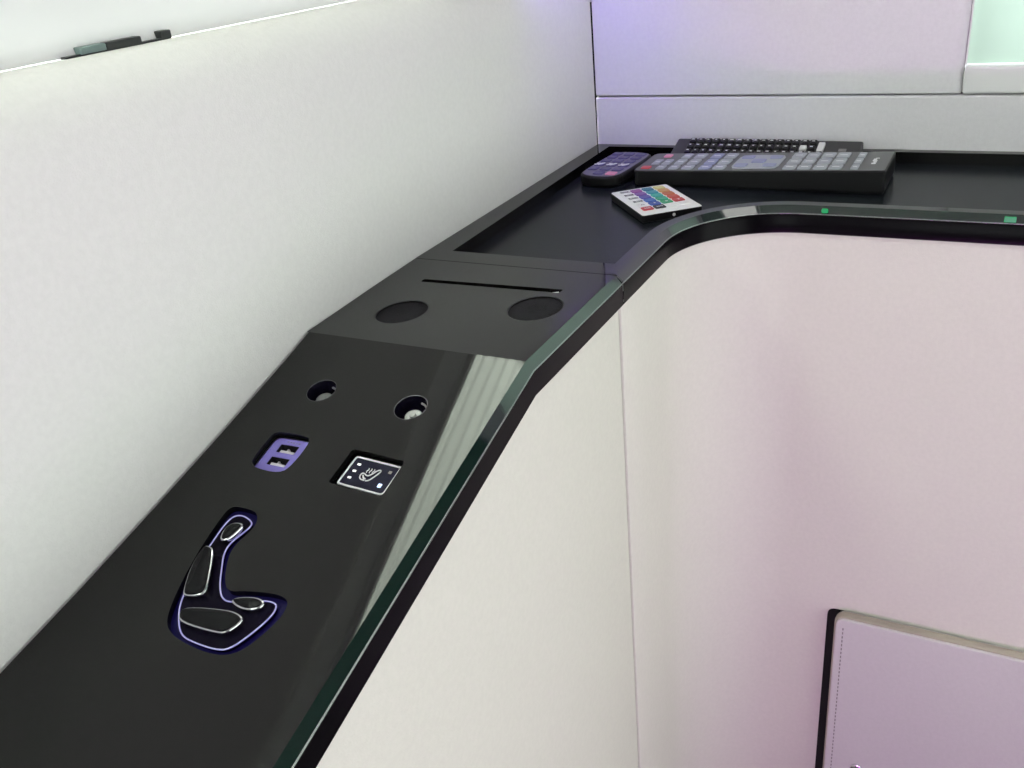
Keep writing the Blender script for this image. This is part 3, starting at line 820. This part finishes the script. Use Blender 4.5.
# rounded remote in the back corner
r = thing('rounded_remote', 'small rounded dark remote with violet light in its colour, in the back left corner of the tray', 'remote control', (.0575, .9020, TF+.0002), (0, 0, math.radians(-3)), 'remotes in the tray')
out = smooth_loop([(-.0235, -.032), (-.020, -.0475), (-.006, -.0545), (.010, -.0550), (.022, -.0490), (.0250, -.034), (.0250, .032), (.021, .044), (.006, .0475), (-.008, .0475), (-.021, .044), (-.0235, .032)], 2)
mb = MB(); mb.prism(out, 0, .0112, .0028, 0, bottom_bev=.0025, steps=4); body = mb.build('body', M['black_plastic'], r, local=True)
mb = MB(); mb.prism(inset(out, .0026), .0112, .0115, 0, 0); lab(mb.build('face_plate', M['face_violet_cast'], r, local=True), 'grey face plate with violet reflection in its colour')
for j, y in enumerate((-.0420, -.0265, -.0110, .0050, .0200, .0340)):
    for i, x in enumerate((-.0140, -.0005, .0130)):
        mt = 'key_violet_cast'
        if j == 0 and i == 0: continue
        if j == 0 and i == 2: mt = 'key_pink'
        mb = MB(); mb.prism(rpoly([(x-.0052, y-.0052), (x+.0052, y-.0052), (x+.0052, y+.0052), (x-.0052, y+.0052)], .002, 3), .0115, .0126, .0005, 0)
        key = mb.build('key', M[mt], r, local=True)
        if mt == 'key_pink': lab(key, 'pink key')
        if j == 2:
            mb = MB()
            for q in ([(x-.0042, y-.0040), (x+.0004, y+.0010), (x-.0034, y+.0016)], [(x-.0004, y-.0038), (x+.0036, y+.0030), (x+.0046, y+.0028)]):
                mb.tube([(a, b_, .0127) for a, b_ in q], .00085, seg=6)
            mb.build('caption', M['key_white'], key, local=True)
        elif mt == 'key_violet_cast':
            mb = MB(); mb.prism([(x-.0026, y-.0007), (x+.0026, y-.0007), (x+.0026, y+.0007), (x-.0026, y+.0007)], .0126, .01266, 0, 0); mb.build('caption', M['print_grey'], key, local=True)

# ------------------------------------------------------------------ unseen lamps added to fill and tint the cabin
lb = thing('violet_tint_lamp', 'unseen lamp added on the left wall pillar to tint the back corner violet', 'lamp', (.002, .84, .93))
mb = MB(); mb.box(.002, .010, .81, .87, .94, 1.02, bev=.003); mb.build('wall_plate', M['frame_white'], lb)
mb = MB(); mb.tube([(.010, .838, .98), (.032, .838, .98)], .006, seg=12); mb.build('arm', M['frame_white'], lb)
mb = MB(); mb.tube([(.032, .820, .998), (.032, .836, .958), (.032, .846, .931)], .020, seg=20); mb.build('lamp_head', M['frame_white'], lb)

cl = thing('ceiling_fill_lamp', 'unseen flat ceiling light added for fill over the seat', 'lamp', (.62, .42, CEIL))
mb = MB(); mb.box(.49, .75, .07, .77, CEIL-.030, CEIL, bev=.006); mb.build('housing', M['frame_white'], cl)
fb_ = thing('magenta_fill_bar', 'unseen light bar added on the floor behind the viewer for a magenta tint', 'lamp', (.62, YF+.04, FLOOR))
mb = MB(); mb.box(.20, 1.04, YF+.005, YF+.075, FLOOR, FLOOR+.12, bev=.004); mb.build('housing', M['frame_white'], fb_)

# ------------------------------------------------------------------ light
def area(name, loc, rot, sx, sy, power, col=(1, 1, 1), spread=PI):
    l = bpy.data.lights.new(name, 'AREA'); l.shape = 'RECTANGLE'; l.size = sx; l.size_y = sy; l.energy = power; l.color = col; l.spread = spread
    o = bpy.data.objects.new(name, l); COL.objects.link(o); o.location = loc; o.rotation_euler = rot; return o
area('daylight_left_window', (-.56, -.05, 1.58), (0, math.radians(-45), 0), .8, 2.2, 860, (1, 1, .97))       # outside the blind
area('daylight_right_window', (XR+.10, .025, .51), (0, math.radians(90), 0), .70, 1.52, 8.0, (1, .965, .90))  # outside the right window
area('front_fill_light', (.575, YF-.10, .84), (math.radians(90), 0, 0), .85, .66, 3.3, (1, .96, .99))   # white fill added through the unseen window behind the viewer
area('ceiling_fill_light', (.62, .42, CEIL-.032), (0, 0, 0), .22, .66, 1.5, (1, .98, .94))  # fill added from above for the sill and upward faces
area('magenta_fill_light', (.62, YF+.09, FLOOR+.07), (math.radians(105), 0, 0), .8, .08, 7.6, (.88, .2, .98))  # magenta tint added on the lining and flap
area('violet_tint_light', (.032, .850, .925), (math.radians(24), 0, 0), .03, .03, .08, (.30, .19, 1.), math.radians(85))  # violet tint added in the back left corner
w = bpy.data.worlds.new('sky'); scene.world = w; w.use_nodes = True
bg = w.node_tree.nodes['Background']; bg.inputs[0].default_value = (.93, .97, 1, 1); bg.inputs[1].default_value = 2.2

# ------------------------------------------------------------------ camera
f_px = 927.65
yaw, pitch, roll = math.radians(-29.7269), math.radians(-26.6671), math.radians(-5.9251)
fwd = Vector((math.sin(yaw)*math.cos(pitch), math.cos(yaw)*math.cos(pitch), math.sin(pitch)))
rt = Vector((math.cos(yaw), -math.sin(yaw), 0)); upv = rt.cross(fwd)
r2 = rt*math.cos(roll) + upv*math.sin(roll); u2 = -rt*math.sin(roll) + upv*math.cos(roll)
cam = bpy.data.cameras.new('camera'); co = bpy.data.objects.new('camera', cam); COL.objects.link(co)
co.matrix_world = Matrix(((r2.x, u2.x, -fwd.x, .42), (r2.y, u2.y, -fwd.y, 0), (r2.z, u2.z, -fwd.z, .86), (0, 0, 0, 1)))
cam.sensor_fit = 'HORIZONTAL'; cam.sensor_width = 36; cam.lens = f_px/1024*36; cam.clip_start = .01
scene.camera = co
vs = scene.view_settings
vs.view_transform = 'Standard'; vs.look = 'None'; vs.gamma = 1; vs.use_curve_mapping = False; vs.exposure = -0.10
